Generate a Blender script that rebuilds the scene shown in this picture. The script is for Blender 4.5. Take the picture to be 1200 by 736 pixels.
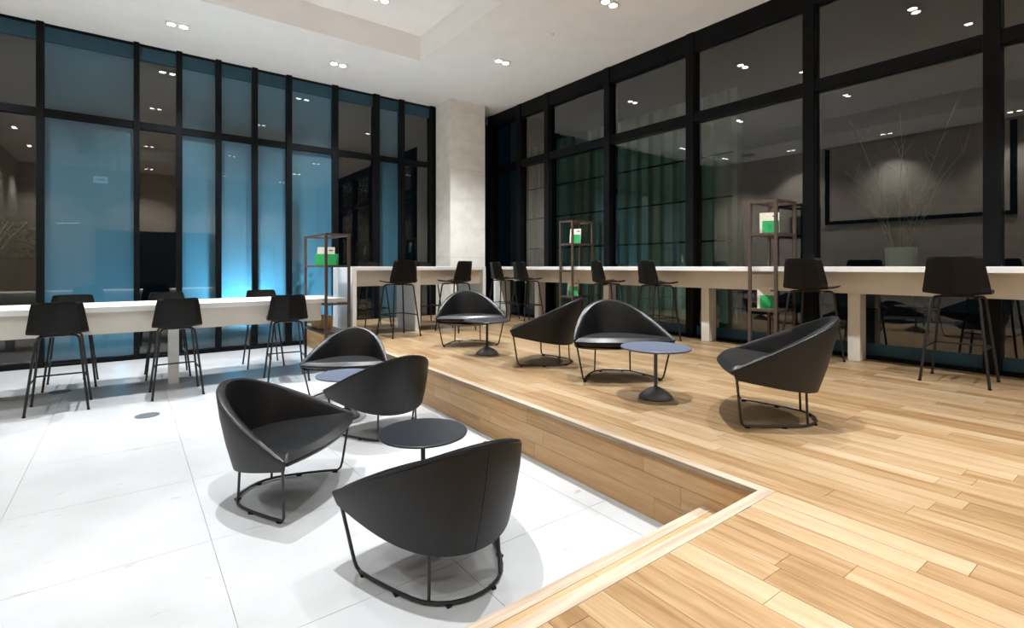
import bpy, bmesh, math, random
from mathutils import Vector, Matrix
random.seed(7)
for o in list(bpy.data.objects): bpy.data.objects.remove(o, do_unlink=True)
SC = bpy.context.scene
COL = SC.collection
R = math.radians
# ------------------------------------------------------------------ camera, world, exposure
F_PX, YAW, HCAM = 589.0, R(37.4), 1.44
cam = bpy.data.cameras.new('camera'); cam.sensor_fit = 'HORIZONTAL'; cam.sensor_width = 36
cam.lens = F_PX / 1200 * 36; cam.shift_y = -(368 - 312.4) / 1200; cam.clip_start = .02
camo = bpy.data.objects.new('camera', cam); COL.objects.link(camo)
camo.location = (0, 0, HCAM); camo.rotation_euler = (R(90), 0, -YAW); SC.camera = camo
w = bpy.data.worlds.new('night'); SC.world = w; w.use_nodes = True
w.node_tree.nodes['Background'].inputs[0].default_value = (.012, .03, .05, 1)
w.node_tree.nodes['Background'].inputs[1].default_value = .12
SC.view_settings.view_transform = 'Standard'; SC.view_settings.look = 'None'
SC.view_settings.gamma = 1; SC.view_settings.use_curve_mapping = False
SC.view_settings.exposure = 0.0
SPOT_W = 680.0          # each ceiling downlight pair
WARM = (.95, .98, 1.0)
NIGHT_BLUE_W, GREEN_W = 210.0, 14.0
def lamp(name, kind, loc, energy, color, **kw):
    l = bpy.data.lights.new(name, kind); l.energy = energy; l.color = color
    for k, v in kw.items(): setattr(l, k, v)
    o = bpy.data.objects.new(name, l); COL.objects.link(o); o.location = loc
    return o
def aim(o, target):
    o.rotation_euler = (Vector(target) - Vector(o.location)).to_track_quat('-Z', 'Y').to_euler()
# blue garden uplights standing outside, close behind the frosted panes
for x, y, e in ((1.60, 10.30, 1.0), (2.8, 11.0, .45), (-.1, 11.2, .22)):
    a = lamp('garden_uplight', 'SPOT', (x, y, .35), NIGHT_BLUE_W * e, (.20, .66, 1.0), spot_size=R(140), spot_blend=1.0, shadow_soft_size=.08)
    aim(a, (x, 9.82, 1.6))
for y in (6.4, 8.6):     # green wash light at the foot of the ribbed facade outside
    a = lamp('facade_uplight', 'SPOT', (8.15, y, .5), GREEN_W, (.62, 1.0, .78), spot_size=R(140), spot_blend=1.0, shadow_soft_size=.15)
    aim(a, (9.3, y, 2.2))

# ------------------------------------------------------------------ materials
MATS = {}
def mat(name, col=(.5, .5, .5), rough=.5, metal=0, spec=.5, emit=None, est=0, coat=0):
    m = bpy.data.materials.new(name); m.use_nodes = True; MATS[name] = m
    b = m.node_tree.nodes['Principled BSDF']
    b.inputs['Base Color'].default_value = (*col, 1); b.inputs['Roughness'].default_value = rough
    b.inputs['Metallic'].default_value = metal; b.inputs['Specular IOR Level'].default_value = spec
    b.inputs['Coat Weight'].default_value = coat
    if emit: b.inputs['Emission Color'].default_value = (*emit, 1); b.inputs['Emission Strength'].default_value = est
    return m
def nd(m, t, **kw):
    n = m.node_tree.nodes.new(t)
    for k, v in kw.items():
        if k in n.inputs.keys() if isinstance(k, str) else False: n.inputs[k].default_value = v
        else: setattr(n, k, v)
    return n
def lk(m, a, ao, b, bi): m.node_tree.links.new(a.outputs[ao], b.inputs[bi])
def ramp(m, stops):
    r = nd(m, 'ShaderNodeValToRGB'); e = r.color_ramp.elements
    e[0].position, e[0].color = stops[0][0], (*stops[0][1], 1)
    e[1].position, e[1].color = stops[-1][0], (*stops[-1][1], 1)
    for p, c in stops[1:-1]:
        q = e.new(p); q.color = (*c, 1)
    return r
def coords(m, scale, which='Object', shift=None):
    tc = nd(m, 'ShaderNodeTexCoord'); mp = nd(m, 'ShaderNodeMapping'); mp.inputs['Scale'].default_value = scale
    lk(m, tc, which, mp, 'Vector')
    return mp
def noisy(m, c1, c2, scale=(6, 6, 6), detail=4, bump=0, which='Object', lo=.35, hi=.65, rough=None):
    """mottle a principled material between two close tones, with fine relief"""
    b = m.node_tree.nodes['Principled BSDF']
    mp = coords(m, scale, which); n = nd(m, 'ShaderNodeTexNoise'); n.inputs['Scale'].default_value = 1; n.inputs['Detail'].default_value = detail
    lk(m, mp, 0, n, 'Vector'); r = ramp(m, [(lo, c1), (hi, c2)]); lk(m, n, 0, r, 0); lk(m, r, 0, b, 'Base Color')
    if bump:
        bp = nd(m, 'ShaderNodeBump'); bp.inputs['Strength'].default_value = bump; bp.inputs['Distance'].default_value = .002
        lk(m, n, 0, bp, 'Height'); lk(m, bp, 0, b, 'Normal')
    return m
# white stone floor tile with sparse tan flecks
m = mat('white_stone', rough=.32, spec=.4)
b = m.node_tree.nodes['Principled BSDF']
mp = coords(m, (1, 1, 1), 'Object'); g = nd(m, 'ShaderNodeNewGeometry')
n1 = nd(m, 'ShaderNodeTexNoise'); n1.inputs['Scale'].default_value = 2.2; n1.inputs['Detail'].default_value = 6
mp2 = nd(m, 'ShaderNodeMapping'); mp2.inputs['Scale'].default_value = (5, 11, 1); mp2.inputs['Rotation'].default_value = (0, 0, .5)
lk(m, g, 'Position', n1, 'Vector'); lk(m, g, 'Position', mp2, 'Vector')
n2 = nd(m, 'ShaderNodeTexNoise'); n2.inputs['Scale'].default_value = 1.1; n2.inputs['Detail'].default_value = 5; lk(m, mp2, 0, n2, 'Vector')
r1 = ramp(m, [(.3, (.315, .317, .317)), (.7, (.365, .370, .378))]); lk(m, n1, 0, r1, 0)
r2 = ramp(m, [(.66, (1, 1, 1)), (.72, (.84, .76, .66))]); lk(m, n2, 0, r2, 0)
mx = nd(m, 'ShaderNodeMix', data_type='RGBA', blend_type='MULTIPLY'); mx.inputs[0].default_value = 1
lk(m, r1, 0, mx, 6); lk(m, r2, 0, mx, 7); lk(m, mx, 2, b, 'Base Color')
# oak: tone attribute per plank + stretched grain
def oak(name, dark, mid, light, axis='Y', rough=.36):
    m = mat(name, rough=rough, spec=.35); b = m.node_tree.nodes['Principled BSDF']
    at = nd(m, 'ShaderNodeAttribute', attribute_name='tone')
    tc = nd(m, 'ShaderNodeTexCoord'); add = nd(m, 'ShaderNodeVectorMath', operation='MULTIPLY_ADD')
    sc = nd(m, 'ShaderNodeVectorMath', operation='SCALE'); sc.inputs[0].default_value = (13, 29, 7)
    lk(m, at, 'Fac', sc, 'Scale')
    add.inputs[1].default_value = (24, 1.6, 24) if axis == 'Y' else (1.6, 24, 24)
    lk(m, tc, 'Object', add, 0); lk(m, sc, 0, add, 2)
    n = nd(m, 'ShaderNodeTexNoise'); n.inputs['Scale'].default_value = 1; n.inputs['Detail'].default_value = 7; n.inputs['Roughness'].default_value = .62; n.inputs['Distortion'].default_value = .6
    lk(m, add, 0, n, 'Vector')
    wv = nd(m, 'ShaderNodeTexNoise'); wv.inputs['Scale'].default_value = 3.6; wv.inputs['Detail'].default_value = 5; lk(m, add, 0, wv, 'Vector')
    mixf = nd(m, 'ShaderNodeMath', operation='MULTIPLY_ADD'); mixf.inputs[1].default_value = .95; lk(m, n, 0, mixf, 0)
    t2 = nd(m, 'ShaderNodeMath', operation='MULTIPLY_ADD'); t2.inputs[1].default_value = .40; t2.inputs[2].default_value = -.22; lk(m, at, 'Fac', t2, 0)
    lk(m, t2, 0, mixf, 2)
    a2 = nd(m, 'ShaderNodeMath', operation='MULTIPLY_ADD'); a2.inputs[1].default_value = .34; lk(m, wv, 0, a2, 0); lk(m, mixf, 0, a2, 2)
    r = ramp(m, [(.27, dark), (.57, mid), (.90, light)]); lk(m, a2, 0, r, 0); lk(m, r, 0, b, 'Base Color')
    bp = nd(m, 'ShaderNodeBump'); bp.inputs['Strength'].default_value = .12; bp.inputs['Distance'].default_value = .001
    lk(m, n, 0, bp, 'Height'); lk(m, bp, 0, b, 'Normal')
    return m
oak('oak_floor', (.125, .064, .024), (.212, .132, .063), (.285, .208, .128))
oak('oak_riser', (.26, .14, .055), (.40, .235, .10), (.50, .32, .155), axis='Y')
oak('oak_step', (.17, .09, .037), (.262, .155, .072), (.35, .235, .13), axis='X')
noisy(mat('oak_nosing', rough=.5), (.22, .165, .115), (.33, .265, .195), (40, 2, 40), 5)
noisy(mat('oak_nosing_cross', rough=.5), (.22, .165, .115), (.33, .265, .195), (2, 40, 40), 5)
noisy(mat('subfloor', rough=.9), (.06, .035, .02), (.09, .05, .03))
noisy(mat('grout', rough=.9), (.27, .27, .262), (.31, .31, .30))
noisy(mat('ceiling_paint', rough=.9, spec=.1), (.90, .90, .89), (.93, .93, .92), (3, 3, 3))
noisy(mat('beige_stone', rough=.55, spec=.3), (.78, .75, .69), (.86, .835, .78), (5, 5, 6), 6, .06)
noisy(mat('beige_wall_stone', rough=.6, spec=.3), (.50, .43, .35), (.58, .51, .43), (2, 2, 6), 6, .1)
noisy(mat('black_frame', rough=.4, spec=.12), (.003, .0035, .0045), (.005, .0055, .007), (8, 8, 8))
noisy(mat('black_leather', rough=.36, spec=.3), (.003, .003, .0033), (.0045, .0045, .005), (140, 140, 140), 3, .10)
noisy(mat('leather_back', rough=.5, spec=.35), (.0075, .0072, .0072), (.0105, .0102, .0102), (120, 120, 120), 3, .10)
noisy(mat('black_steel', rough=.35, spec=.5), (.008, .008, .009), (.013, .013, .014), (30, 30, 30))
noisy(mat('black_plastic', rough=.5, spec=.22), (.0045, .0042, .004), (.0062, .006, .0058), (60, 60, 60), 3, .05)
noisy(mat('slate_top', rough=.36, spec=.4), (.005, .0065, .0095), (.007, .009, .013), (50, 50, 50))
for nm_ in ('slate_top',):   # matt powder coat that pales at a flat angle
    b_ = MATS[nm_].node_tree.nodes['Principled BSDF']; b_.inputs['Sheen Weight'].default_value = .12; b_.inputs['Sheen Roughness'].default_value = .18; b_.inputs['Sheen Tint'].default_value = (.55, .67, 1, 1)
noisy(mat('blue_grey_top', rough=.4, spec=.5), (.060, .073, .108), (.068, .083, .122), (50, 50, 50))
noisy(mat('slate_base', rough=.55), (.055, .052, .048), (.08, .075, .07), (40, 40, 40))
noisy(mat('white_laminate', rough=.3), (.78, .78, .77), (.82, .82, .81), (4, 4, 4))
noisy(mat('cream_laminate', rough=.45), (.66, .62, .55), (.70, .66, .59), (4, 4, 4))
noisy(mat('bronze_metal', rough=.5, metal=.2), (.075, .050, .038), (.105, .072, .055), (30, 30, 30))
noisy(mat('cream_paper', rough=.8), (.68, .63, .52), (.75, .70, .60), (30, 30, 30))
noisy(mat('green_print', rough=.6), (.01, .33, .09), (.015, .38, .11), (30, 30, 30))
noisy(mat('green_print_dark', rough=.6), (.008, .25, .07), (.01, .28, .08), (30, 30, 30))
noisy(mat('kraft', rough=.8), (.48, .30, .13), (.56, .36, .17), (20, 20, 20))
noisy(mat('outlet_metal', rough=.4, metal=.5), (.10, .11, .12), (.14, .15, .16), (30, 30, 30))
noisy(mat('dark_paving', rough=.8), (.02, .022, .024), (.03, .032, .034), (4, 4, 4))
noisy(mat('facade_rib', rough=.4), (.26, .33, .29), (.34, .42, .37), (3, 3, 1))
noisy(mat('dark_joinery', rough=.5), (.012, .011, .010), (.02, .018, .016), (3, 3, 12))
noisy(mat('leaf_green', rough=.6), (.012, .05, .012), (.03, .10, .02), (5, 5, 5))
noisy(mat('dry_twig', rough=.8), (.30, .22, .13), (.48, .37, .23), (20, 20, 20))
noisy(mat('pot_white', rough=.4), (.75, .77, .76), (.82, .84, .83), (10, 10, 10))
noisy(mat('teal_film_and_reflection', rough=.5), (.004, .045, .075), (.006, .06, .095), (5, 5, 5))  # base strips, and the reflection painted across the left pane tops
noisy(mat('diffuser_white', rough=.6), (.5, .49, .47), (.55, .54, .52), (10, 10, 10))
mat('lamp_lens', (.9, .9, .9), emit=(1, .98, .95), est=22)
mat('lamp_tube', (.9, .9, .9), emit=(.85, .95, 1), est=7)
mat('sign_lit', (.8, .9, .95), emit=(.55, .85, 1), est=1.6)
mat('sign_blue', (.02, .15, .4), emit=(.02, .2, .5), est=.6)
def glassy(name, ior, tint):
    m = bpy.data.materials.new(name); m.use_nodes = True; MATS[name] = m
    nt = m.node_tree; nt.nodes.remove(nt.nodes['Principled BSDF']); out = nt.nodes['Material Output']
    tr = nd(m, 'ShaderNodeBsdfTransparent'); tr.inputs[0].default_value = (*tint, 1)
    gl = nd(m, 'ShaderNodeBsdfGlossy'); gl.inputs['Roughness'].default_value = 0.0; gl.inputs[0].default_value = (1, .98, .94, 1)
    fr = nd(m, 'ShaderNodeFresnel'); fr.inputs[0].default_value = ior
    ge = nd(m, 'ShaderNodeNewGeometry'); su = nd(m, 'ShaderNodeMath', operation='SUBTRACT'); su.inputs[0].default_value = 1; lk(m, ge, 'Backfacing', su, 1)
    mu = nd(m, 'ShaderNodeMath', operation='MULTIPLY'); lk(m, fr, 0, mu, 0); lk(m, su, 0, mu, 1)
    mx = nd(m, 'ShaderNodeMixShader'); lk(m, mu, 0, mx, 0); lk(m, tr, 0, mx, 1); lk(m, gl, 0, mx, 2); lk(m, mx, 0, out, 0)
    return m
glassy('clear_glass', 1.95, (.70, .78, .75))
glassy('film_glass', 1.65, (.85, .93, .95))
m = bpy.data.materials.new('frosted_film'); m.use_nodes = True; MATS['frosted_film'] = m
nt = m.node_tree; nt.nodes.remove(nt.nodes['Principled BSDF']); out = nt.nodes['Material Output']
tl = nd(m, 'ShaderNodeBsdfTranslucent'); tl.inputs[0].default_value = (.62, .78, .85, 1)
df = nd(m, 'ShaderNodeBsdfDiffuse'); df.inputs[0].default_value = (.17, .26, .30, 1)
mx = nd(m, 'ShaderNodeMixShader'); mx.inputs[0].default_value = .42; lk(m, tl, 0, mx, 1); lk(m, df, 0, mx, 2)
tp = nd(m, 'ShaderNodeBsdfTransparent'); mx2 = nd(m, 'ShaderNodeMixShader'); mx2.inputs[0].default_value = .10
lk(m, mx, 0, mx2, 1); lk(m, tp, 0, mx2, 2); lk(m, mx2, 0, out, 0)

# ------------------------------------------------------------------ mesh helpers
class MB:
    def __init__(s): s.v = []; s.f = []; s.sm = []
    def add(s, vs, fs, smooth=False):
        b = len(s.v); s.v += [tuple(p) for p in vs]; s.f += [tuple(i + b for i in f) for f in fs]; s.sm += [smooth] * len(fs); return s
    def box(s, x0, x1, y0, y1, z0, z1, bev=0):
        if bev <= 0:
            s.add([(x0, y0, z0), (x1, y0, z0), (x1, y1, z0), (x0, y1, z0), (x0, y0, z1), (x1, y0, z1), (x1, y1, z1), (x0, y1, z1)],
                  [(3, 2, 1, 0), (4, 5, 6, 7), (0, 1, 5, 4), (1, 2, 6, 5), (2, 3, 7, 6), (3, 0, 4, 7)])
        else:
            bm = bmesh.new(); bmesh.ops.create_cube(bm, size=1)
            for v in bm.verts: v.co = Vector(((x0 + x1) / 2 + v.co.x * (x1 - x0), (y0 + y1) / 2 + v.co.y * (y1 - y0), (z0 + z1) / 2 + v.co.z * (z1 - z0)))
            bmesh.ops.bevel(bm, geom=list(bm.edges), offset=bev, segments=2, affect='EDGES', profile=.6)
            bm.verts.index_update(); s.add([v.co[:] for v in bm.verts], [[v.index for v in f.verts] for f in bm.faces]); bm.free()
        return s
    def tube(s, pts, r, n=8, closed=False, cap=True):
        pts = [Vector(p) for p in pts]; N = len(pts); rings = []
        prev = None
        for i, p in enumerate(pts):
            if closed: t = (pts[(i + 1) % N] - pts[i - 1])
            else: t = pts[min(i + 1, N - 1)] - pts[max(i - 1, 0)]
            t.normalize()
            a = (prev - t * prev.dot(t)) if prev is not None else (Vector((0, 0, 1)) if abs(t.z) < .9 else Vector((1, 0, 0)))
            if prev is None: a = a - t * a.dot(t)
            a.normalize(); prev = a; bb = t.cross(a)
            rr = r[i] if isinstance(r, (list, tuple)) else r
            rings.append([p + (a * math.cos(2 * math.pi * k / n) + bb * math.sin(2 * math.pi * k / n)) * rr for k in range(n)])
        vs = [q for ring in rings for q in ring]; fs = []
        for i in range(N if closed else N - 1):
            j = (i + 1) % N
            for k in range(n): fs.append((i * n + k, i * n + (k + 1) % n, j * n + (k + 1) % n, j * n + k))
        if cap and not closed: fs += [tuple(range(n))[::-1], tuple((N - 1) * n + k for k in range(n))]
        return s.add(vs, fs, True)
    def lathe(s, prof, n=40, c=(0, 0, 0)):
        vs = []; fs = []
        for (r, z) in prof:
            for k in range(n): a = 2 * math.pi * k / n; vs.append((c[0] + r * math.cos(a), c[1] + r * math.sin(a), c[2] + z))
        for i in range(len(prof) - 1):
            for k in range(n): fs.append((i * n + k, i * n + (k + 1) % n, (i + 1) * n + (k + 1) % n, (i + 1) * n + k))
        fs += [tuple(range(n))[::-1], tuple((len(prof) - 1) * n + k for k in range(n))]
        return s.add(vs, fs, True)
    def prism(s, poly, z0, z1):
        n = len(poly); vs = [(x, y, z0) for x, y in poly] + [(x, y, z1) for x, y in poly]
        fs = [tuple(range(n))[::-1], tuple(range(n, 2 * n))] + [(i, (i + 1) % n, n + (i + 1) % n, n + i) for i in range(n)]
        return s.add(vs, fs)
    def mesh(s, name, material):
        me = bpy.data.meshes.new(name); me.from_pydata(s.v, [], s.f); me.update()
        bm = bmesh.new(); bm.from_mesh(me); bmesh.ops.recalc_face_normals(bm, faces=list(bm.faces)); bm.to_mesh(me); bm.free()
        me.polygons.foreach_set('use_smooth', s.sm)
        if material: me.materials.append(MATS[material])
        return me
    def build(s, name, material, parent=None, loc=None, sharp=True):
        me = s.mesh(name, material)
        if sharp and any(s.sm):
            try: me.set_sharp_from_angle(angle=R(40))
            except Exception: pass
        o = bpy.data.objects.new(name, me); COL.objects.link(o)
        if parent: o.parent = parent
        if loc: o.location = loc
        return o
def obj_of(me, name, parent=None, loc=(0, 0, 0), rz=0):
    o = bpy.data.objects.new(name, me); COL.objects.link(o); o.parent = parent; o.location = loc; o.rotation_euler.z = rz; return o
def tag(o, label, cat, group=None):
    o['label'] = label; o['category'] = cat
    if group: o['group'] = group
    return o
def thing(name, label, cat, loc=(0, 0, 0), rz=0, group=None):
    o = bpy.data.objects.new(name, None); COL.objects.link(o); o.empty_display_size = .1
    o.location = loc; o.rotation_euler.z = rz; return tag(o, label, cat, group)
def struct(o, label=None):
    o['kind'] = 'structure'
    if label: o['label'] = label
    return o
def sroot(name):
    o = bpy.data.objects.new(name, None); COL.objects.link(o); return struct(o)
def copy_tree(src, loc, rz, label, group=None):
    def rec(o, par):
        c = o.copy(); COL.objects.link(c)
        if par: c.parent = par
        for ch in list(o.children): rec(ch, c)
        return c
    c = rec(src, None); c.location = loc; c.rotation_euler.z = rz; c['label'] = label
    if group: c['group'] = group
    return c
def pane(x0, x1, y0, y1, z0, z1): return MB().box(x0, x1, y0, y1, z0, z1)

# ------------------------------------------------------------------ the room
P = .39                     # platform height
WX, WY = 6.70, 9.75         # glass walls
LX, BY = -2.9, -3.6         # stone wall opposite the windows, wall behind
CZ, RZ = 4.93, 5.34         # ceiling, coffer
RX0, RX1, RY0, RY1 = -1.2, 3.94, -.8, 7.72
NY = 1.16                   # near edge of the platform
RS = .03                    # the long riser runs very slightly askew
def rx(y): return 2.325 + RS * y
RANG = math.atan(RS)

# lower floor of white stone tiles
fl = struct(MB().box(LX, 2.75, NY, WY, -.12, -.014).build('floor', 'grout'))
TXW, TYW = .92, .95
tm = MB().box(-TXW / 2 + .0009, TXW / 2 - .0009, -TYW / 2 + .0009, TYW / 2 - .0009, -.012, 0).mesh('floor_tile', 'white_stone')
for i in range(-4, 3):
    for j in range(-1, 9):
        x0, x1, y0, y1 = .35 + i * TXW, .35 + (i + 1) * TXW, 2.11 + j * TYW, 2.11 + (j + 1) * TYW
        cx0, cx1, cy0, cy1 = max(x0, LX), min(x1, rx(y0) + .06), max(y0, NY + .02), min(y1, WY - .02)
        if cx1 - cx0 < .05 or cy1 - cy0 < .05: continue
        if (cx0, cx1, cy0, cy1) == (x0, x1, y0, y1): obj_of(tm, 'floor_tile', fl, ((x0 + x1) / 2, (y0 + y1) / 2, 0))
        else: MB().box(cx0 + .0012, cx1 - .0012, cy0 + .0012, cy1 - .0012, -.012, 0).build('floor_tile', 'white_stone', fl)

# oak platform: subfloor, planks, nosings, risers, step
XP1, YP1 = WX - .02, WY - .05
pf = MB()
pf.prism([(rx(NY) + .02, NY - .02), (XP1, NY - .02), (XP1, YP1), (rx(YP1) + .02, YP1)], -.1, P - .016)
pf.prism([(LX, BY), (XP1, BY), (XP1, NY - .02), (LX, NY - .02)], -.1, P - .016)
pl = struct(pf.build('floor_platform', 'subfloor'))
def clip(poly, a, b, c):     # keep a*x+b*y<=c
    out = []
    for i in range(len(poly)):
        p, q = poly[i], poly[(i + 1) % len(poly)]
        dp, dq = a * p[0] + b * p[1] - c, a * q[0] + b * q[1] - c
        if dp <= 0: out.append(p)
        if dp * dq < 0: t = dp / (dp - dq); out.append((p[0] + (q[0] - p[0]) * t, p[1] + (q[1] - p[1]) * t))
    return out
PW, GAP = .118, .0009
NOSE = .045
planks = []
ca, sa = math.cos(RANG), math.sin(RANG)
def toworld(u, v): return (2.325 + NOSE + u * ca + v * sa, v * ca - u * sa)   # u across rows, v along the riser
for row in range(-46, 40):
    v = -4.2 + random.uniform(-1, 0); u0, u1 = row * PW, (row + 1) * PW
    while v < 10.5:
        L = random.choice((.45, .6, .75, .9, 1.05, 1.2)) * random.uniform(.9, 1.1)
        tone = min(1, max(0, random.gauss(.5, .26)))
        poly = [toworld(u0 + GAP, v + GAP), toworld(u1 - GAP, v + GAP), toworld(u1 - GAP, v + L - GAP), toworld(u0 + GAP, v + L - GAP)]
        if row < 0: poly = clip(poly, 0, 1, NY - NOSE)
        for a, b_, c in ((1, 0, XP1), (-1, 0, -LX), (0, 1, YP1), (0, -1, -BY)):
            if poly: poly = clip(poly, a, b_, c)
        v += L
        if len(poly) < 3: continue
        cx = sum(p[0] for p in poly) / len(poly); cy = sum(p[1] for p in poly) / len(poly)
        area = abs(sum(poly[i][0] * poly[(i + 1) % len(poly)][1] - poly[(i + 1) % len(poly)][0] * poly[i][1] for i in range(len(poly)))) / 2
        if area < .002: continue
        d = cx * math.sin(YAW) + cy * math.cos(YAW); lat = cx * math.cos(YAW) - cy * math.sin(YAW)
        seen = d > .6 and abs(lat) < d * 1.12 + .3 and d > 1.05
        planks.append((not seen, d, poly, cx, cy, tone))
planks.sort(key=lambda t: (t[0], t[1]))
def set_tone(o, vals):
    a = o.data.attributes.new('tone', 'FLOAT', 'POINT'); a.data.foreach_set('value', vals)
rest, rest_t = MB(), []
for i, (uns, d, poly, cx, cy, tone) in enumerate(planks):
    if i < 300 and not uns:
        b = MB().prism([(x - cx, y - cy) for x, y in poly], -.015, 0)
        o = b.build('plank', 'oak_floor', pl, (cx, cy, P)); set_tone(o, [tone] * len(b.v))
    else:
        k = len(rest.v); rest.prism([(x, y) for x, y in poly], P - .015, P); rest_t += [tone] * (len(rest.v) - k)
o = rest.build('planks', 'oak_floor', pl); set_tone(o, rest_t); o['kind'] = 'stuff'
# nosings
n1 = MB().prism([(rx(NY - NOSE) - .012, NY + .012), (rx(NY) + NOSE - .002, NY - NOSE + .002), (rx(YP1) + NOSE - .002, YP1), (rx(YP1) - .012, YP1)], P - .022, P + .001)
n1.build('nosing', 'oak_nosing', pl)
MB().prism([(LX, NY - NOSE + .001), (rx(NY) + NOSE - .003, NY - NOSE + .001), (rx(NY) - .013, NY + .012), (LX, NY + .012)], P - .022, P + .001).build('nosing', 'oak_nosing_cross', pl)
# riser boards, three rows along the long side
rowsz = [(.001, .125), (.127, .247), (.249, P - .023)]
for z0, z1 in rowsz:
    y = NY + .001 + random.uniform(-.6, 0)
    while y < YP1:
        L = random.uniform(.7, 1.25); y0, y1 = max(y, NY + .001), min(y + L - .0015, YP1); y += L
        if y1 - y0 < .03: continue
        yc = (y0 + y1) / 2
        b = MB().box(-.012, .0, -(y1 - y0) / 2, (y1 - y0) / 2, z0, z1)
        o = b.build('riser_board', 'oak_riser', pl, (rx(yc) + .012, yc, 0)); o.rotation_euler.z = -RANG
        set_tone(o, [random.uniform(.1, .85)] * len(b.v))
# the half-height step along the near edge
SY, SZ = 1.47, .20
MB().box(LX, rx(NY) - .002, NY + .002, SY - .02, -.01, SZ - .016).build('step_core', 'subfloor', pl)
x = rx(SY) - .004
while x > LX + .1:
    L = random.uniform(.7, 1.2); x0 = max(x - L, LX)
    b = MB().box(-(x - x0) / 2, (x - x0) / 2 - .0015, NY + .014, SY - .058, SZ - .015, SZ)
    o = b.build('tread_plank', 'oak_step', pl, ((x + x0) / 2, 0, 0)); set_tone(o, [random.uniform(.25, .8)] * len(b.v))
    b = MB().box(-(x - x0) / 2, (x - x0) / 2 - .0015, SY - .019, SY - .006, .001, SZ - .023)
    o = b.build('riser_board', 'oak_step', pl, ((x + x0) / 2, 0, 0)); set_tone(o, [random.uniform(.2, .8)] * len(b.v))
    b = MB().box(-(x - x0) / 2, (x - x0) / 2 - .0015, NY + .002, NY + .013, SZ + .001, P - .023)
    o = b.build('riser_board', 'oak_step', pl, ((x + x0) / 2, 0, 0)); set_tone(o, [random.uniform(.2, .8)] * len(b.v))
    x = x0
MB().box(LX, rx(SY) - .004, SY - .057, SY, SZ - .022, SZ + .001).build('nosing', 'oak_nosing_cross', pl)

# ceiling with coffer
ce = MB(); T = .5
ce.box(LX - .2, RX0, BY - .2, WY + .5, CZ, CZ + T); ce.box(RX1, WX + .5, BY - .2, WY + .5, CZ, CZ + T)
ce.box(RX0, RX1, BY - .2, RY0, CZ, CZ + T); ce.box(RX0, RX1, RY1, WY + .5, CZ, CZ + T)
ce.box(RX0, RX1, RY0, RY1, RZ, RZ + .09)
struct(ce.build('ceiling', 'ceiling_paint'))
# stone wall opposite the right windows, and the wall behind
def slab_wall(name, axis, pos, a0, a1, z0, z1, inward, material, sw=1.24, sh=.62, back=.15):
    b = MB()
    if axis == 'x': b.box(min(pos, pos - inward * back), max(pos, pos - inward * back), a0, a1, z0, z1)
    else: b.box(a0, a1, min(pos, pos - inward * back), max(pos, pos - inward * back), z0, z1)
    root = struct(b.build(name, 'grout')); k = 0; z = z0
    while z < z1 - .02:
        zt = min(z + sh, z1); a = a0 - (sw / 2 if k % 2 else 0); k += 1
        while a < a1 - .01:
            s0, s1 = max(a, a0) + .002, min(a + sw, a1) - .002; a += sw
            if s1 - s0 < .03: continue
            q = MB(); p0, p1 = sorted((pos, pos + inward * .012))
            if axis == 'x': q.box(p0, p1, s0, s1, z + .002, zt - .002)
            else: q.box(s0, s1, p0, p1, z + .002, zt - .002)
            q.build('stone_panel', material, root)
        z = zt
    return root
slab_wall('wall_left', 'x', LX, BY, WY, 0, CZ, 1, 'beige_wall_stone')
slab_wall('wall_behind', 'y', BY, LX, WX, P, CZ, 1, 'beige_wall_stone')
# dark joinery doors in the wall behind
dr = struct(MB().box(-.9, 2.9, BY + .013, BY + .06, P, 2.75).build('door_1', 'dark_joinery'))
for k in range(4):
    MB().box(-.88 + k * .945, -.88 + k * .945 + .925, BY + .06, BY + .085, P + .02, 2.73).build('door_leaf', 'dark_joinery', dr)

# left glass wall (along X at WY)
wl = sroot('window_1')
GZ0, TZ0, TZ1, HZ = .07, 3.59, 3.70, 4.62
mull = [(-2.72, .10), (-.99, .085), (.11, .075), (.665, .08), (1.22, .085), (1.775, .09), (2.34, .095), (3.175, .11), (4.0, .13), (4.555, .12), (5.27, .12), (5.95, .12), (6.62, .14)]
for x, wd in mull: MB().box(x - wd / 2, x + wd / 2, WY - .02, WY + .16, 0, CZ, .006).build('mullion', 'black_frame', wl)
frosted = {1, 3, 4, 5, 6, 8}
for i in range(len(mull) - 1):
    x0, x1 = mull[i][0] + mull[i][1] / 2, mull[i + 1][0] - mull[i + 1][1] / 2
    MB().box(x0, x1, WY + .0, WY + .14, TZ0, TZ1).build('transom', 'black_frame', wl)
    MB().box(x0, x1, WY + .0, WY + .14, 0, GZ0).build('sill_rail', 'black_frame', wl)
    MB().box(x0, x1, WY + .04, WY + .14, CZ - .05, CZ).build('head_rail', 'black_frame', wl)
    MB().box(x0, x1, WY + .03, WY + .045, 4.67, CZ - .05).build('painted_reflection_band', 'teal_film_and_reflection', wl)  # dark panel painted in for the edge of the mirrored ceiling
    for z0, z1 in ((GZ0, TZ0), (TZ1, CZ - .05)):
        p = pane(x0, x1, WY + .05, WY + .062, z0, z1).build('pane', 'film_glass' if i in frosted else 'clear_glass', wl)
        if i in frosted:
            MB().add([(x0, WY + .066, z0), (x1, WY + .066, z0), (x1, WY + .066, z1), (x0, WY + .066, z1)], [(0, 1, 2, 3)]).build('frosted_film', 'frosted_film', p)
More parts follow.
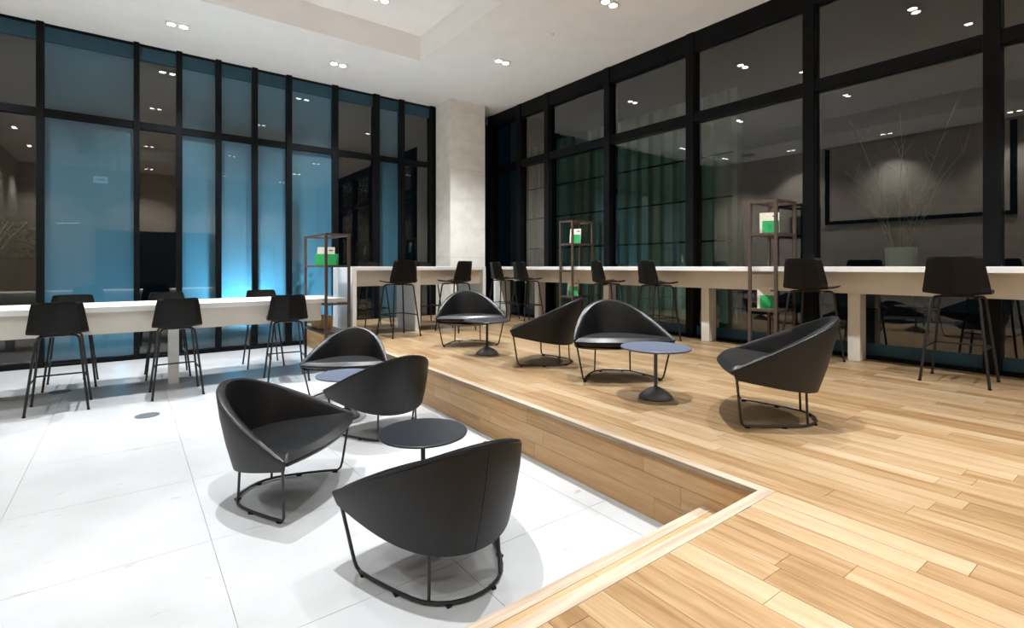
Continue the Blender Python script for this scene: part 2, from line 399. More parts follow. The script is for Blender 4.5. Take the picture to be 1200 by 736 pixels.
# right glass wall (along Y at WX)
wr = sroot('window_2')
mullr = [-3.5, -2.25, -.6, 1.05, 2.71, 4.36, 6.0, 7.6, 8.5, 9.6]
for y in mullr: MB().box(WX - .03, WX + .20, y - .065, y + .065, 0 if y > 20 else P - .05, CZ, .006).build('mullion', 'black_frame', wr)
for i in range(len(mullr) - 1):
    y0, y1 = mullr[i] + .065, mullr[i + 1] - .065
    MB().box(WX - .01, WX + .18, y0, y1, 3.59, 3.73).build('transom', 'black_frame', wr)
    MB().box(WX + .02, WX + .18, y0, y1, P - .05, P + .04).build('sill_rail', 'black_frame', wr)
    MB().box(WX - .01, WX + .18, y0, y1, 4.66, CZ).build('head_panel', 'black_frame', wr)
    for z0, z1 in ((P + .04, 3.59), (3.73, 4.66)):
        p = pane(WX + .06, WX + .072, y0, y1, z0, z1).build('pane', 'clear_glass', wr)
        if z0 < 1: MB().box(WX + .053, WX + .058, y0, y1, z0, z0 + .13).build('base_strip', 'teal_film_and_reflection', p)
# stone column in the far corner
cl = thing('stone_column', 'square beige stone column where the two glass walls meet', 'column', (5.75, 9.35, P))
CX0, CX1, CY0, CY1 = 5.31, 6.18, 9.05, 9.66
MB().box(CX0 + .015 - 5.75, CX1 - .015 - 5.75, CY0 + .015 - 9.35, CY1 - .002 - 9.35, 0, CZ - P).build('core', 'grout', cl)
z = 0
while z < CZ - P - .01:
    z1 = min(z + .62, CZ - P)
    MB().box(CX0 - 5.75, CX1 - 5.75, CY0 - 9.35, CY0 + .014 - 9.35, z + .001, z1 - .0015).build('stone_panel', 'beige_stone', cl)
    MB().box(CX0 - 5.75, CX0 + .014 - 5.75, CY0 + .0145 - 9.35, CY1 - 9.35, z + .001, z1 - .0015).build('stone_panel', 'beige_stone', cl)
    MB().box(CX1 - .014 - 5.75, CX1 - 5.75, CY0 + .0145 - 9.35, CY1 - 9.35, z + .001, z1 - .0015).build('stone_panel', 'beige_stone', cl)
    z = z1
# ------------------------------------------------------------------ ceiling fixtures
trim = MB().box(-.15, .15, -.075, .075, -.004, .012, .002).mesh('trim_plate', 'ceiling_paint')
lens = MB().lathe([(.052, .0), (.055, .004), (.055, .008)], 24).mesh('lens', 'lamp_lens')
ringm = MB().lathe([(.066, .0), (.066, .006), (.056, .006), (.056, .0)], 24).mesh('bezel', 'diffuser_white')
def downlight(x, y, z, rz, label, group, beam=108, k=1.0):
    t = thing('downlight', label, 'ceiling light', (x, y, z - .012), rz, group)
    o = obj_of(trim, 'trim_plate', t)
    for s in (-1, 1):
        obj_of(ringm, 'bezel', t, (s * .075, 0, -.010)); obj_of(lens, 'lens', t, (s * .075, 0, -.011))
    l = lamp('downlight_beam', 'SPOT', (x, y, z - .06), SPOT_W * k, WARM, spot_size=R(beam), spot_blend=.9, shadow_soft_size=.035)
    return t
G1 = 'twin downlights in the lower ceiling border'
G2 = 'twin downlights inside the ceiling recess'
for x, lb in ((.57, 'over the middle of the long table'), (2.88, 'over the shelf tower end'), (-1.75, 'in the stone wall corner')):
    downlight(x, 8.68, CZ, 0, 'twin downlight in the ceiling by the frosted windows, ' + lb, G1, 104, 1.1)
for y, bm_, k_, lb in ((6.88, 118, 1.35, 'close to the stone column'), (4.49, 94, 1.1, 'next beyond the smoke detector'), (2.1, 94, 1.1, 'over the stool beside the tower'), (-.3, 94, 1.1, 'past the counter stools'), (-2.6, 94, 1.1, 'in the corner by the dark doors')):
    downlight(5.05, y, CZ, R(0), 'twin downlight in the window-side ceiling strip, ' + lb, G1, bm_, k_)
for y in (6.88, 4.49, 2.1, -.3, -2.6): downlight(-2.25, y, CZ, R(90), 'twin round downlight in the ceiling strip along the stone wall', G1, 104, .62)
for x in (.55, 2.91):
    for y in (6.97, 4.45, 1.95, -.45): downlight(x, y, RZ, 0, 'twin downlight inside the ceiling recess, ' + ('the row nearer the plain windows' if x > 2 else 'the row nearer the stone wall'), G2, 58, 2.05)
t = thing('smoke_detector', 'small white round smoke detector on the ceiling between downlights', 'smoke detector', (5.04, 5.64, CZ))
MB().lathe([(.02, -.035), (.04, -.033), (.05, -.02), (.052, 0)], 24).build('cap', 'ceiling_paint', t)
MB().lathe([(.06, -.006), (.062, 0)], 24).build('base', 'ceiling_paint', t)
for (x, y, z, lb) in ((1.71, 3.5, RZ, 'round white air diffuser on the raised top of the ceiling recess'), (-1.9, 8.0, CZ, 'round white air diffuser in the ceiling border near the stone wall')):
    t = thing('air_diffuser', lb, 'air vent', (x, y, z))
    for r_, nm in ((.19, 'outer_ring'), (.13, 'middle_ring'), (.07, 'inner_cone')):
        MB().lathe([(r_, -.02), (r_ + .03, -.004), (r_ + .03, 0), (r_ - .02, 0)], 32).build(nm, 'diffuser_white', t)
# ------------------------------------------------------------------ counters
def white_table(name, label, x0, x1, y0, y1, zt, zf, apron, th=.06):
    t = thing(name, label, 'counter', ((x0 + x1) / 2, (y0 + y1) / 2, zf))
    X, Y = (x0 + x1) / 2, (y0 + y1) / 2
    MB().box(x0 - X, x1 - X, y0 - Y, y1 - Y, zt - zf - th, zt - zf, .004).build('counter_top', 'white_laminate', t)
    for (a0, a1, b0, b1) in apron:
        MB().box(a0 - X, a1 - X, b0 - Y, b1 - Y, zt - zf - th - .24, zt - zf - th).build('apron', 'cream_laminate', t)
    return t, X, Y
t, X, Y = white_table('long_table', 'long white high table on the stone floor with black stools on both sides', -2.45, 2.44, 7.06, 7.97, 1.0, 0, [(-2.35, 2.12, 7.10, 7.14), (-2.35, 2.12, 7.76, 7.79), (2.08, 2.12, 7.14, 7.76)])
for x in (-1.6, .45):
    MB().box(x - .055 - X, x + .055 - X, 7.45 - Y, 7.56 - Y, 0, .94).build('leg', 'white_laminate', t)
t, X, Y = white_table('high_counter', 'white high counter on the oak platform in front of the stone column', 2.64, 5.02, 7.33, 8.22, HCAM, P, [(2.70, 4.96, 7.43, 7.46), (2.70, 4.96, 8.09, 8.12)])
for x0, x1, y0, y1 in ((2.64, 2.70, 7.33, 8.22), (4.96, 5.02, 7.33, 8.22), (3.70, 3.79, 7.42, 8.13)):
    MB().box(x0 - X, x1 - X, y0 - Y, y1 - Y, 0, HCAM - P - .06).build('panel_leg', 'white_laminate', t)
t, X, Y = white_table('window_counter', 'long white counter running along the plain window wall on the oak platform', 6.2, 6.622, -2.2, 8.75, HCAM, P, [(6.40, 6.43, -2.2, 8.74)])
for y in (-1.3, .3, 2.14, 3.96, 5.8, 7.62):
    MB().box(6.44 - X, 6.62 - X, y - .06 - Y, y + .06 - Y, 0, HCAM - P - .06, .003).build('panel_leg', 'cream_laminate', t)
MB().box(6.2 - X, 6.6 - X, 8.69 - Y, 8.75 - Y, 0, HCAM - P - .06).build('panel_leg', 'white_laminate', t)

# ------------------------------------------------------------------ display towers
def tower(label, x0, x1, y0, y1, zf, levels, H, ps=.034):
    X, Y = (x0 + x1) / 2, (y0 + y1) / 2
    t = thing('shelf_tower', label, 'shelf', (X, Y, zf))
    for px in (x0, x1 - ps):
        for py in (y0, y1 - ps): MB().box(px - X, px + ps - X, py - Y, py + ps - Y, 0, H, .002).build('post', 'bronze_metal', t)
    for z in levels + [H - .03]:
        for py in ((y0, y1 - ps) if zf == 0 or z != levels[2] else ()): MB().box(x0 + ps - X, x1 - ps - X, py + .003 - Y, py + ps - .003 - Y, z, z + .03).build('rail', 'bronze_metal', t)
        for px in (x0, x1 - ps): MB().box(px + .003 - X, px + ps - .003 - X, y0 + ps - Y, y1 - ps - Y, z, z + .03).build('rail', 'bronze_metal', t)
        if z in (levels[0], levels[1], levels[-1]):
            MB().box(x0 + ps - X + .001, x1 - ps - X - .001, y0 + ps - Y + .001, y1 - ps - Y - .001, z + .012, z + .026).build('shelf_board', 'bronze_metal', t)
    return t
LV = [.05, .485, .935 - .03, 1.43]
tower('tall brown metal shelf tower at the end of the long table on the stone floor', 2.14, 2.49, 7.0, 8.03, 0, [.05, .50, .905, 1.43], 1.90)
tower('brown metal shelf tower around the window counter with plain dark glass behind', 6.14, 6.664, 2.84, 3.19, P, [.05, .50, .955, 1.43], 1.86)
tower('brown metal shelf tower around the window counter nearer the stone column', 6.14, 6.664, 6.30, 6.64, P, [.05, .50, .955, 1.43], 1.86)
def booklet(x, y, z, rz, lean, wdt, h, label, wide_green=False):
    t = thing('booklet', label, 'booklet', (x, y, z), rz, 'cream and green booklets on the towers'); t.rotation_euler = (lean, 0, rz)
    MB().box(-wdt / 2, wdt / 2, 0, .022, 0, h, .002).build('cover', 'cream_paper', t)
    g = MB().box(-wdt / 2 + .03, wdt / 2 - .005, -.004, -.0005, .006, h * .62, .0012).build('green_sleeve', 'green_print', t)
    for k, a in enumerate((0, 60, 120)):   # small embossed flower-like mark
        MB().box(-.035, .035, -.0055, -.0041, -.004, .004).build('emblem', 'green_print_dark', g).rotation_euler = (0, R(a), 0)
    for ch in g.children: ch.location = (.012, 0, h * .34)
    t2 = MB().box(wdt / 2 - .075, wdt / 2 - .02, -.0025, -.0003, h * .80, h * .86).build('printed_line', 'slate_base', t)
    return t
# on the long-table tower (front edge shelf), and on the two window-counter towers
booklet(2.30, 7.50, 1.457, R(-28), R(-7), .24, .27, 'cream booklet with green sleeve on the tower by the long table')
gp = MB().box(-.16, .16, -.006, .006, 0, .165, .003).build('green_folder', 'green_print'); gp.location = (2.285, 7.40, 1.458); gp.rotation_euler = (R(-6), 0, R(-24)); tag(gp, 'plain bright green folder leaning before a booklet on the tower by the long table', 'folder')
booklet(6.36, 3.03, P + 1.457, R(-62), R(-6), .22, .27, 'cream booklet with green sleeve on the upper shelf of the tower amid dark glass')
booklet(6.30, 3.03, P + .527, R(-62), R(-6), .22, .27, 'cream booklet with green sleeve on the lower shelf of the tower amid dark glass')
booklet(6.36, 6.47, P + 1.457, R(-75), R(-6), .22, .27, 'cream booklet with green sleeve on the upper shelf of the tower nearer the column')
booklet(6.30, 6.47, P + .527, R(-75), R(-6), .22, .27, 'cream booklet with green sleeve on the lower shelf of the tower nearer the column')
t = thing('cardboard_box', 'tan cardboard box low inside the tower by the long table', 'box', (2.31, 7.7, .53))
MB().box(-.11, .11, -.16, .16, 0, .17, .003).build('body', 'kraft', t)
for s in (-1, 1):
    o = MB().box(-.108, .108, -.075, .075, 0, .004).build('flap', 'kraft', t, (0, s * .08, .172))
# ------------------------------------------------------------------ bar stools
def grid_solid(rows, th):
    """rows: list of rows of Vectors (a surface); give it thickness along its normals"""
    nv, nu = len(rows), len(rows[0]); mb = MB()
    nrm = []
    for j in range(nv):
        for i in range(nu):
            du = rows[j][min(i + 1, nu - 1)] - rows[j][max(i - 1, 0)]; dv = rows[min(j + 1, nv - 1)][i] - rows[max(j - 1, 0)][i]
            nrm.append(du.cross(dv).normalized())
    top = [rows[j][i] for j in range(nv) for i in range(nu)]
    bot = [p - n * th for p, n in zip(top, nrm)]; N = nu * nv; fs = []
    for j in range(nv - 1):
        for i in range(nu - 1):
            a = j * nu + i; fs += [(a, a + 1, a + nu + 1, a + nu), (N + a + nu, N + a + nu + 1, N + a + 1, N + a)]
    for i in range(nu - 1):
        fs += [(i + 1, i, N + i, N + i + 1), ((nv - 1) * nu + i, (nv - 1) * nu + i + 1, N + (nv - 1) * nu + i + 1, N + (nv - 1) * nu + i)]
    for j in range(nv - 1):
        a, b = j * nu, (j + 1) * nu; fs += [(a, b, N + b, N + a), (b + nu - 1, a + nu - 1, N + a + nu - 1, N + b + nu - 1)]
    mb.add(top + bot, fs, True); return mb
# local frame: +x is where the sitter faces
prof = [(.225, .770, .190), (.215, .783, .205), (.12, .775, .222), (.0, .766, .230), (-.10, .764, .232), (-.155, .772, .232), (-.185, .79, .231), (-.20, .83, .226), (-.222, .93, .210), (-.243, 1.03, .195), (-.252, 1.075, .186), (-.253, 1.09, .172)]
rows = []
for k, (x, z, hw) in enumerate(prof):
    row = []
    for i in range(9):
        u = (i - 4) / 4; f = min(1, max(0, (k - 4) / 3))
        wrap = (.05 * f) * abs(u)                       # back folds about its centre line
        dish = (.022 * (1 - f)) * abs(u) ** 1.5
        y = hw * u
        xx = x + wrap + (.02 * f if abs(u) == 1 else 0)
        zz = z + dish - (.006 * abs(u) ** 6 if k >= 10 else 0)
        row.append(Vector((xx, y, zz)))
    rows.append(row)
stool_shell = grid_solid(rows, .012).mesh('shell', 'black_plastic')
def stool_proto():
    t = thing('bar_stool', '', 'stool')
    me = stool_shell; o = obj_of(me, 'shell', t)
    try: me.set_sharp_from_angle(angle=R(14))
    except Exception: pass
    for sx in (1, -1):
        for sy in (1, -1):
            pts = [(.05 * sx, .10 * sy, .742), (.11 * sx, .135 * sy, .742), (.135 * sx, .150 * sy, .738), (.150 * sx, .160 * sy, .722), (.157 * sx, .165 * sy, .69), (.235 * sx, .235 * sy, .012)]
            l = MB().tube(pts, .0115, 8).build('leg', 'black_steel', t)
            MB().lathe([(.014, 0), (.014, .012)], 10, (.236 * sx, .236 * sy, 0)).build('foot_glide', 'black_plastic', l)
    zf = .31; q = .157 + (.235 - .157) * (.69 - zf) / .678
    MB().tube([(-q + .0, q - .004, zf), (q - .03, q - .004, zf), (q - .008, q - .012, zf), (q - .002, q - .035, zf), (q - .002, -q + .035, zf), (q - .008, -q + .012, zf), (q - .03, -q + .004, zf), (-q, -q + .004, zf)], .0085, 8).build('footrest', 'black_steel', t)
    MB().box(-.09, .09, -.12, .12, .738, .752, .003).build('seat_bracket', 'black_steel', t)
    return t
sp = stool_proto(); first = [True]
def stool(x, y, z, rz, label, group):
    if first[0]:
        first[0] = False; sp.location = (x, y, z); sp.rotation_euler.z = rz; tag(sp, label, 'stool', group); return
    c = copy_tree(sp, (x, y, z), rz, label, group)
    if z > 0: c.scale.z = 1.045      # the platform stools are a little taller
GA, GB, GC = 'stools at the long table', 'stools at the high counter', 'stools at the window counter'
for x, a, lb in ((-.55, 90, 'by the floor outlet under it'), (.44, 91, 'in front of its white post'), (1.61, 84, 'next to its brown shelf tower')):
    stool(x, 6.85, 0, R(a), 'black bar stool at the long table, lounge side, ' + lb, GA)
for x, a, lb in ((-.54, -90, 'before the wide frosted pane'), (.42, -90, 'before the dark clear pane'), (1.58, -92, 'before the blue glow')):
    stool(x, 8.07, 0, R(a), 'black bar stool at the long table, window side, ' + lb, GA)
stool(3.26, 7.09, P, R(96), 'black bar stool by the middle panel leg, on the lounge side of the high counter', GB)
stool(4.28, 7.12, P, R(112), 'black bar stool by the end of the high counter, behind a lounge chair', GB)
for x, lb in ((3.42, 'farther from the stone column'), (4.45, 'close beside the stone column')): stool(x, 8.48, P, R(-90), 'black bar stool on the window side of the high counter, ' + lb, GB)
stool(6.04, 1.17, P, R(2), 'black bar stool at the window counter, a panel leg between it and the tower', GC)
stool(6.04, 2.42, P, R(-3), 'black bar stool at the window counter right beside the shelf tower', GC)
for y, a, lb in ((4.48, -17, 'the nearer one to the solitary panel leg'), (5.42, -22, 'close to the tower by the column')): stool(6.04, y, P, R(a), 'black bar stool between the two window-counter towers, ' + lb, GC)
for y, a, lb in ((7.42, -2, 'next to the panel leg'), (8.18, -4, 'right before the stone column')): stool(6.03, y, P, R(a), 'black bar stool at the corner end of the window counter, ' + lb, GC)

# ------------------------------------------------------------------ lounge chairs
def lounge_proto():
    t = thing('lounge_chair', '', 'chair')
    NS = 44; TIPX, TIPY = .265, .468
    def bez(p, t): q = 1 - t; return tuple(p[0][k] * q ** 3 + 3 * p[1][k] * q * q * t + 3 * p[2][k] * q * t * t + p[3][k] * t ** 3 for k in (0, 1))
    RIM = [(TIPX, TIPY), (.06, .42), (-.39, .30), (-.395, 0)]
    BOT = [(TIPX - .018, TIPY - .022), (.0, .36), (-.262, .27), (-.268, 0)]
    def curve(u, rim):     # u -1..1, 0 = middle of the back
        t = 1 - abs(u); sg = -1 if u < 0 else 1
        x, y = bez(RIM if rim else BOT, t)
        if rim: return Vector((x, y * sg, .385 + .325 * (TIPX - x) / (TIPX + .395)))
        return Vector((x, y * sg, .325 - .115 * (TIPX - x) / (TIPX + .268)))
    sec, seat_rear = [], []
    for i in range(NS + 1):
        u = -1 + 2 * i / NS; c = math.sin((1 - abs(u)) * math.pi / 2)
        a, b = curve(u, True), curve(u, False)
        ta = curve(min(1, u + .03), True) - curve(max(-1, u - .03), True); inn = Vector((-ta.y, ta.x, 0))
        if inn.dot(Vector((.05 - a.x, -a.y, 0))) < 0: inn = -inn
        inn.normalize(); th = .020 + .040 * c ** .6
        d = a - b; out = -inn * (.010 * c)
        pts = [b + inn * .01, b + Vector((0, 0, .004)), b + d * .33 + out, b + d * .7 + out, b + d * .955,
               a + inn * th * .14 + Vector((0, 0, .002)), a + inn * th * .5 + Vector((0, 0, .006)), a + inn * th * .9 + Vector((0, 0, -.004)),
               a + inn * th * 1.08 - d * .12, a + inn * th * 1.1 - d * .5, b + inn * th * 1.2 + d * .1]
        sec.append(pts)
        fz = (.372 - b.z) / d.z; seat_rear.append(b + d * min(.95, fz) + inn * th * (.75 if 0 < i < NS else .5))
    m_ = len(sec[0]); vs = [p for s_ in sec for p in s_]; fs = []
    for i in range(NS):
        for k in range(m_): fs.append((i * m_ + k, i * m_ + (k + 1) % m_, (i + 1) * m_ + (k + 1) % m_, (i + 1) * m_ + k))
    fs += [tuple(range(m_)), tuple(NS * m_ + k for k in range(m_))[::-1]]
    mb = MB().add(vs, fs, True)
    sh = mb.build('shell', 'leather_back', t)
    sh.data.materials.append(MATS['black_leather'])
    for pi in range(NS * m_):
        if 5 <= pi % m_ <= 9: sh.data.polygons[pi].material_index = 1
    # stitched centre seam, outside and inside, and the piping along the rim
    c_ = sec[NS // 2]
    MB().tube([c_[k] for k in (1, 2, 3, 4)], .0022, 6).build('back_seam', 'black_leather', sh)
    MB().tube([c_[k] for k in (6, 7, 8, 9)], .0024, 6).build('inner_seam', 'black_leather', sh)
    MB().tube([s_[4] + (s_[5] - s_[4]) * .5 for s_ in sec[1:-1]], .0032, 6).build('rim_piping', 'black_leather', sh)
    # seat cushion: rounded lens with a bowed front edge
    NR = 9; vs = []; fs = []; loop = [(p.x, p.y) for p in seat_rear]
    y0 = seat_rear[-1].y; x0 = seat_rear[-1].x
    for k in range(1, 22):
        y = y0 * math.cos(math.pi * k / 22); loop.append((x0 + .012 + .095 * (1 - (y / y0) ** 2), y))
    NA = len(loop); C = Vector((.08, 0, 0))
    for top in (1, 0):
        for r in range(NR + 1):
            q = (r / NR) ** .8
            for k in range(NA):
                ex, ey = loop[k]
                x, y = C.x + (ex - C.x) * q, ey * q
                bl = max(0, 1 - q ** 5) ** .42
                fr = min(1, max(0, (x + .25) / .6))
                z = .366 + .012 * fr + ((.030 + .016 * fr) * bl if top else -.052 * bl)
                vs.append((x, y, z))
    n_ = (NR + 1) * NA
    for b0 in (0, n_):
        for r in range(1, NR):
            for k in range(NA): fs.append((b0 + r * NA + k, b0 + r * NA + (k + 1) % NA, b0 + (r + 1) * NA + (k + 1) % NA, b0 + (r + 1) * NA + k))
        fs.append(tuple(b0 + NA + k for k in range(NA)))
    for k in range(NA): fs.append((NR * NA + k, NR * NA + (k + 1) % NA, n_ + NR * NA + (k + 1) % NA, n_ + NR * NA + k))
    used = sorted({i for f in fs for i in f}); mp_ = {o_: i for i, o_ in enumerate(used)}
    MB().add([vs[i] for i in used], [tuple(mp_[i] for i in f) for f in fs], True).build('seat', 'black_leather', t, sharp=False)
    # closed underside
    ub = [s_[0] for s_ in sec]; n = len(ub); mid = Vector((.02, 0, .262))
    vs = [mid] + ub + [p + Vector((0, 0, .006)) for p in ub] + [mid + Vector((0, 0, .006))]
    fs = [(0, i + 1, i + 2) for i in range(n - 1)] + [(2 * n + 1, n + i + 2, n + i + 1) for i in range(n - 1)] + [(i + 1, n + i + 1, n + i + 2, i + 2) for i in range(n - 1)] + [(0, 1, n + 1, 2 * n + 1), (0, 2 * n + 1, 2 * n, n)]
    MB().add(vs, fs, False).build('underside', 'leather_back', t)
    # wire base: two front legs run into one floor loop that is open at the front
    rr = .0085; z0 = rr + .006; fx, fy = .215, .365
    half = [(fx + .03, fy + .068, .345), (fx + .005, fy + .012, z0 + .05), (fx - .002, fy + .002, z0 + .016), (fx - .02, fy - .008, z0),
            (.10, .326, z0), (-.04, .268, z0), (-.12, .228, z0), (-.17, .195, z0), (-.21, .150, z0), (-.238, .098, z0), (-.252, .045, z0), (-.255, 0, z0)]
    path = half + [(x, -y, z) for x, y, z in reversed(half[:-1])]
    MB().tube(path, rr, 8).build('wire_loop', 'black_steel', t)
    for s in (1, -1):
        MB().tube([(-.185, .178 * s, z0), (-.175, .172 * s, .26)], rr * .9, 8).build('rear_leg', 'black_steel', t)
    for gx, gy in ((fx - .035, fy - .015), (-.04, .268), (-.232, .11)):
        for s in (1, -1): MB().box(gx - .016, gx + .016, gy * s - .011, gy * s + .011, 0, .012, .002).build('floor_glide', 'black_plastic', t)
    return t
chairs = [
    ((.784, 3.415, 0), -42.8, 'black leather lounge chair on the stone floor, its open seat beside a dark round table'),
    ((1.80, 4.14, 0), 93, 'black leather lounge chair seen from behind between two round tables beside the oak riser'),
    ((2.00, 5.66, 0), -122, 'black leather lounge chair on the stone floor, nearest to the long white table'),
    ((1.205, 2.08, 0), 86, 'black leather lounge chair on the stone floor with its back to the oak step'),
    ((3.68, 5.77, P), -116, 'black leather lounge chair on the oak platform in front of the high counter stools'),
    ((3.68, 4.15, P), 120, 'black leather lounge chair on the oak platform, back to back with another lounge chair'),
    ((3.71, 3.20, P), -124.6, 'black leather lounge chair on the oak platform facing the blue-grey topped table'),
    ((3.594, 1.683, P), 119.5, 'black leather lounge chair standing alone in side view on the wide oak floor'),
]
lc = lounge_proto(); lc['group'] = 'black lounge chairs'
for i, (loc, a, lb) in enumerate(chairs):
    if i == 0: lc.location = loc; lc.rotation_euler.z = R(a); lc['label'] = lb
    else: copy_tree(lc, loc, R(a), lb, 'black lounge chairs')
# ------------------------------------------------------------------ small round tables
def side_table():
    t = thing('side_table', '', 'table')
    MB().lathe([(.262, .392), (.272, .395), (.275, .400), (.275, .406), (.272, .409)], 64).build('table_top', 'slate_top', t)
    MB().tube([(0, 0, .08), (0, 0, .395)], .0145, 16).build('pole', 'slate_top', t)
    MB().lathe([(.128, 0), (.134, .006), (.130, .018), (.105, .042), (.07, .066), (.035, .084), (.018, .09)], 40).build('base', 'slate_base', t)
    return t
st = side_table(); st['group'] = 'small round tables'
tabs = [((1.47, 2.84, 0), 'small round dark table on the stone floor among three lounge chairs'),
        ((1.66, 4.79, 0), 'small round blue-grey table on the stone floor half hidden behind a lounge chair'),
        ((3.43, 4.98, P), 'small round dark table on the platform before the lounge chair by the high counter'),
        ((3.36, 2.50, P), 'small round blue-grey table on the oak platform showing its whole domed foot')]
for i, (loc, lb) in enumerate(tabs):
    if i == 0: st.location = loc; st['label'] = lb
    else:
        c = copy_tree(st, loc, 0, lb, 'small round tables')
        if i in (1, 3):        # these two tops are a paler blue-grey
            for ch in c.children:
                if ch.name.startswith(('table_top', 'pole')):
                    ch.data = ch.data.copy(); ch.data.materials[0] = MATS['blue_grey_top']
# ------------------------------------------------------------------ floor outlets
for (x, y, lb) in ((.15, 6.0, 'round grey metal floor outlet cover on the open white stone floor'), (-.62, 7.76, 'round grey metal floor outlet cover under the long white table')):
    t = thing('floor_outlet', lb, 'outlet', (x, y, 0))
    MB().lathe([(.100, 0), (.102, .003), (.086, .004), (.086, 0)], 36).build('rim', 'outlet_metal', t)
    MB().lathe([(.085, 0), (.085, .0035)], 36).build('lid', 'outlet_metal', t)
# ------------------------------------------------------------------ things that the night glass mirrors, and the garden outside
t = thing('wall_screen', 'large beige wall screen edged with a black frame on the stone wall', 'screen', (LX + .012, 4.16, 2.66))
MB().box(0, .05, 1.90, 2.02, 0, 2.2).build('frame_upright', 'black_frame', t); MB().box(0, .05, -2.02, -1.90, 0, 2.2).build('frame_upright', 'black_frame', t)
MB().box(0, .05, -1.90, 1.90, 0, .10).build('frame_rail', 'black_frame', t); MB().box(0, .03, -1.90, 1.90, .10, 2.2).build('screen_panel', 'beige_wall_stone', t)
t = thing('hanging_sign', 'small lit white sign with a blue arrow hanging from the ceiling', 'sign', (-.66, -.3, 4.0))
MB().box(-.17, .17, -.03, .03, 0, .2, .004).build('light_box', 'sign_lit', t)
for s in (-1, 1): MB().tube([(s * .12, 0, .2), (s * .12, 0, CZ - 4.0)], .006, 6).build('hanger_rod', 'black_steel', t)
MB().box(-.10, .05, .0305, .034, .075, .125).build('arrow_shaft', 'sign_blue', t)
MB().add([(.05, .0305, .04), (.13, .0305, .10), (.05, .0305, .16), (.05, .034, .04), (.13, .034, .10), (.05, .034, .16)], [(0, 1, 2), (5, 4, 3), (0, 3, 4, 1), (1, 4, 5, 2), (2, 5, 3, 0)]).build('arrow_head', 'sign_blue', t)
t = thing('linear_light', 'lit linear pendant light hanging before the dark doors', 'pendant light', (-1.55, -2.1, 2.85), R(50))
MB().box(-.5, .5, -.06, .06, 0, .06, .004).build('housing', 'diffuser_white', t)
MB().box(-.48, .48, -.05, .05, -.006, -.0005).build('diffuser', 'lamp_tube', t)
for s_ in (-1, 1): MB().tube([(s_ * .4, 0, .06), (s_ * .4, 0, CZ - 2.85)], .004, 6).build('hanger_rod', 'black_steel', t)
struct(MB().box(-9, 16, WY + .2, 20, -.15, -.01).build('ground_outside', 'dark_paving'))
struct(MB().box(WX + .25, 16, -8, WY + .2, -.15, P - .06).build('terrace_outside', 'dark_paving'))
t = thing('ribbed_facade', 'green lit ribbed glass facade seen outside through the plain windows', 'building', (9.4, 8.0, P - .06))
MB().box(0, .2, -2.9, 4.0, 0, 4.6).build('backing', 'facade_rib', t)
fin = MB().box(-.16, 0, -.045, .045, 0, 4.55, .008).mesh('fin', 'facade_rib')
for k in range(22): obj_of(fin, 'fin', t, (0, -2.75 + k * .31, 0))
for z in (.75, 1.6, 2.45, 3.3): MB().box(-.175, -.16, -2.9, 4.0, z, z + .035).build('cross_bar', 'black_frame', t)
for x in (.6, 2.9): downlight(x, -2.5, CZ, 0, 'twin round downlight in the ceiling strip by the dark doors', G1)
# dark planter and shrub outside the far-left clear pane
t = thing('garden_shrub', 'dark green shrub in a black planter outside the clear pane', 'plant', (-1.75, 10.9, -.01))
MB().box(-.75, .75, -.3, .3, 0, 1.55, .01).build('planter', 'black_frame', t)
lf = MB()
for k in range(900):
    a, r_ = random.uniform(0, 2 * math.pi), random.random() ** .5
    c = Vector((math.cos(a) * r_ * .75, math.sin(a) * r_ * .45, 1.6 + random.random() ** 1.2 * .75 * (1.1 - .6 * r_)))
    d = Vector((random.gauss(0, 1), random.gauss(0, 1), random.gauss(0, .5))).normalized() * .06; q = d.cross(Vector((random.random(), random.random(), 1))).normalized() * .02
    lf.add([c - d, c + q, c + d, c - q], [(0, 1, 2, 3)])
lo = lf.build('foliage', 'leaf_green', t); lo['kind'] = 'stuff'
for k in range(7):
    a = k * .9; MB().tube([(.1 * math.cos(a), .1 * math.sin(a), 1.5), (.3 * math.cos(a), .2 * math.sin(a), 1.9), (.5 * math.cos(a), .3 * math.sin(a), 2.15)], [.014, .009, .005], 6).build('stem', 'dry_twig', t)
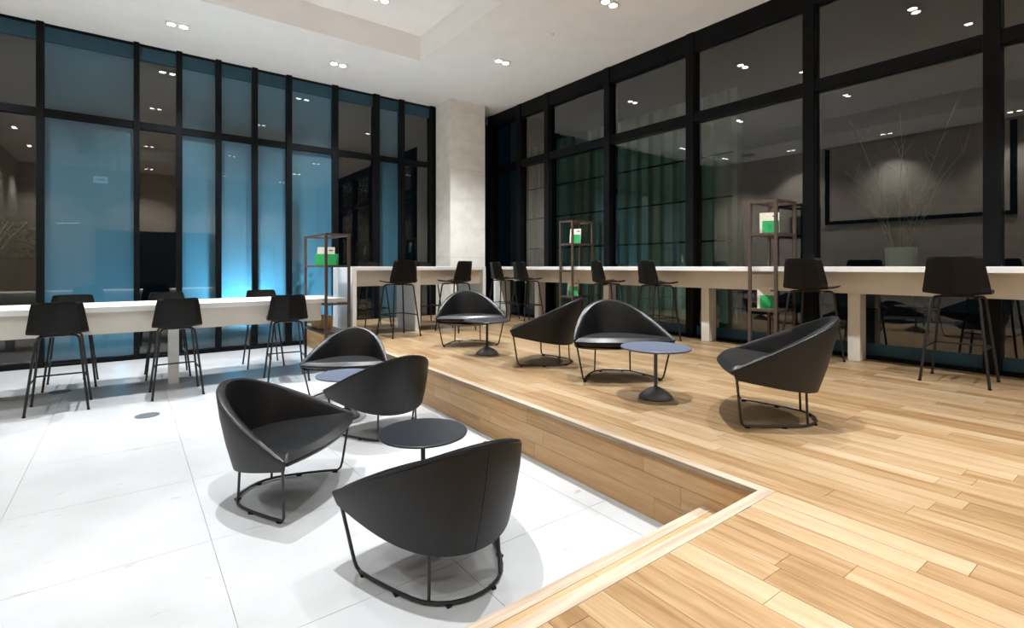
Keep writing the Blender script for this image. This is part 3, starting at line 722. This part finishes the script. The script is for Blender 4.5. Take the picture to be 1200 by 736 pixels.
for (x, y, h, lb) in ((2.55, 10.15, 2.0, 'loose bush casting its shape on the frosted glass behind the shelf tower'), (.86, 10.15, 1.55, 'low bush casting its shape on the frosted glass behind the long table')):
    t = thing('garden_bush', lb, 'plant', (x, y, -.01)); lf = MB()
    for k in range(420):
        q = random.random(); a = random.uniform(0, 2 * math.pi); r_ = random.random() ** .6 * (.30 * (1 - q) + .05)
        c = Vector((math.cos(a) * r_, math.sin(a) * r_ * .5, .35 + q * (h - .35)))
        d = Vector((random.gauss(0, 1), random.gauss(0, .5), random.gauss(0, 1))).normalized() * .055; q_ = d.cross(Vector((random.random(), 1, random.random()))).normalized() * .018
        lf.add([c - d, c + q_, c + d, c - q_], [(0, 1, 2, 3)])
    lo = lf.build('foliage', 'leaf_green', t); lo['kind'] = 'stuff'
    MB().tube([(0, 0, 0), (.02, 0, h * .5), (0, .01, h)], [.016, .01, .004], 6).build('stem', 'dry_twig', t)
# white ribbed pot with dry branches on the terrace
t = thing('branch_pot', 'white ribbed pot of bare dry branches outside the window counter', 'plant', (8.35, 2.22, P - .06))
pr = []
pot = MB(); n = 48; vs = []; fs = []
for i, (r_, z) in enumerate(((.15, 1.02), (.16, 1.05), (.17, 1.15), (.175, 1.28), (.18, 1.37), (.16, 1.37), (.15, 1.3))):
    for k in range(n):
        a = 2 * math.pi * k / n; q = r_ * (1 + .03 * math.cos(12 * a)); vs.append((q * math.cos(a), q * math.sin(a), z))
for i in range(6):
    for k in range(n): fs.append((i * n + k, i * n + (k + 1) % n, (i + 1) * n + (k + 1) % n, (i + 1) * n + k))
fs += [tuple(range(n))[::-1], tuple(6 * n + k for k in range(n))]
pot.add(vs, fs, True).build('pot', 'pot_white', t)
MB().box(-.2, .2, -.2, .2, 0, 1.02, .006).build('plinth', 'black_frame', t)
for k in range(16):
    a = random.uniform(0, 2 * math.pi); sp_ = random.uniform(.2, .9); h = random.uniform(.7, 1.9); pts = []
    for j in range(5):
        q = j / 4; pts.append((math.cos(a) * (.08 + sp_ * q ** 1.4) + random.gauss(0, .02) * q, math.sin(a) * (.08 + sp_ * q ** 1.4) + random.gauss(0, .02) * q, 1.25 + h * q))
    br = MB().tube(pts, [.005, .004, .0035, .003, .0015], 5).build('branch', 'dry_twig', t); tw = MB()
    for j in range(7):
        i_ = random.randint(1, 3); p0 = Vector(pts[i_]).lerp(Vector(pts[i_ + 1]), random.random())
        tw.tube([p0, p0 + Vector((random.gauss(0, .12), random.gauss(0, .12), random.uniform(.08, .35)))], [.003, .0012], 4)
    tw.build('twigs', 'dry_twig', br)
for o in bpy.data.objects:
    if o.type == 'EMPTY' and not o.get('label') and not o.get('kind'): print('NO LABEL', o.name)
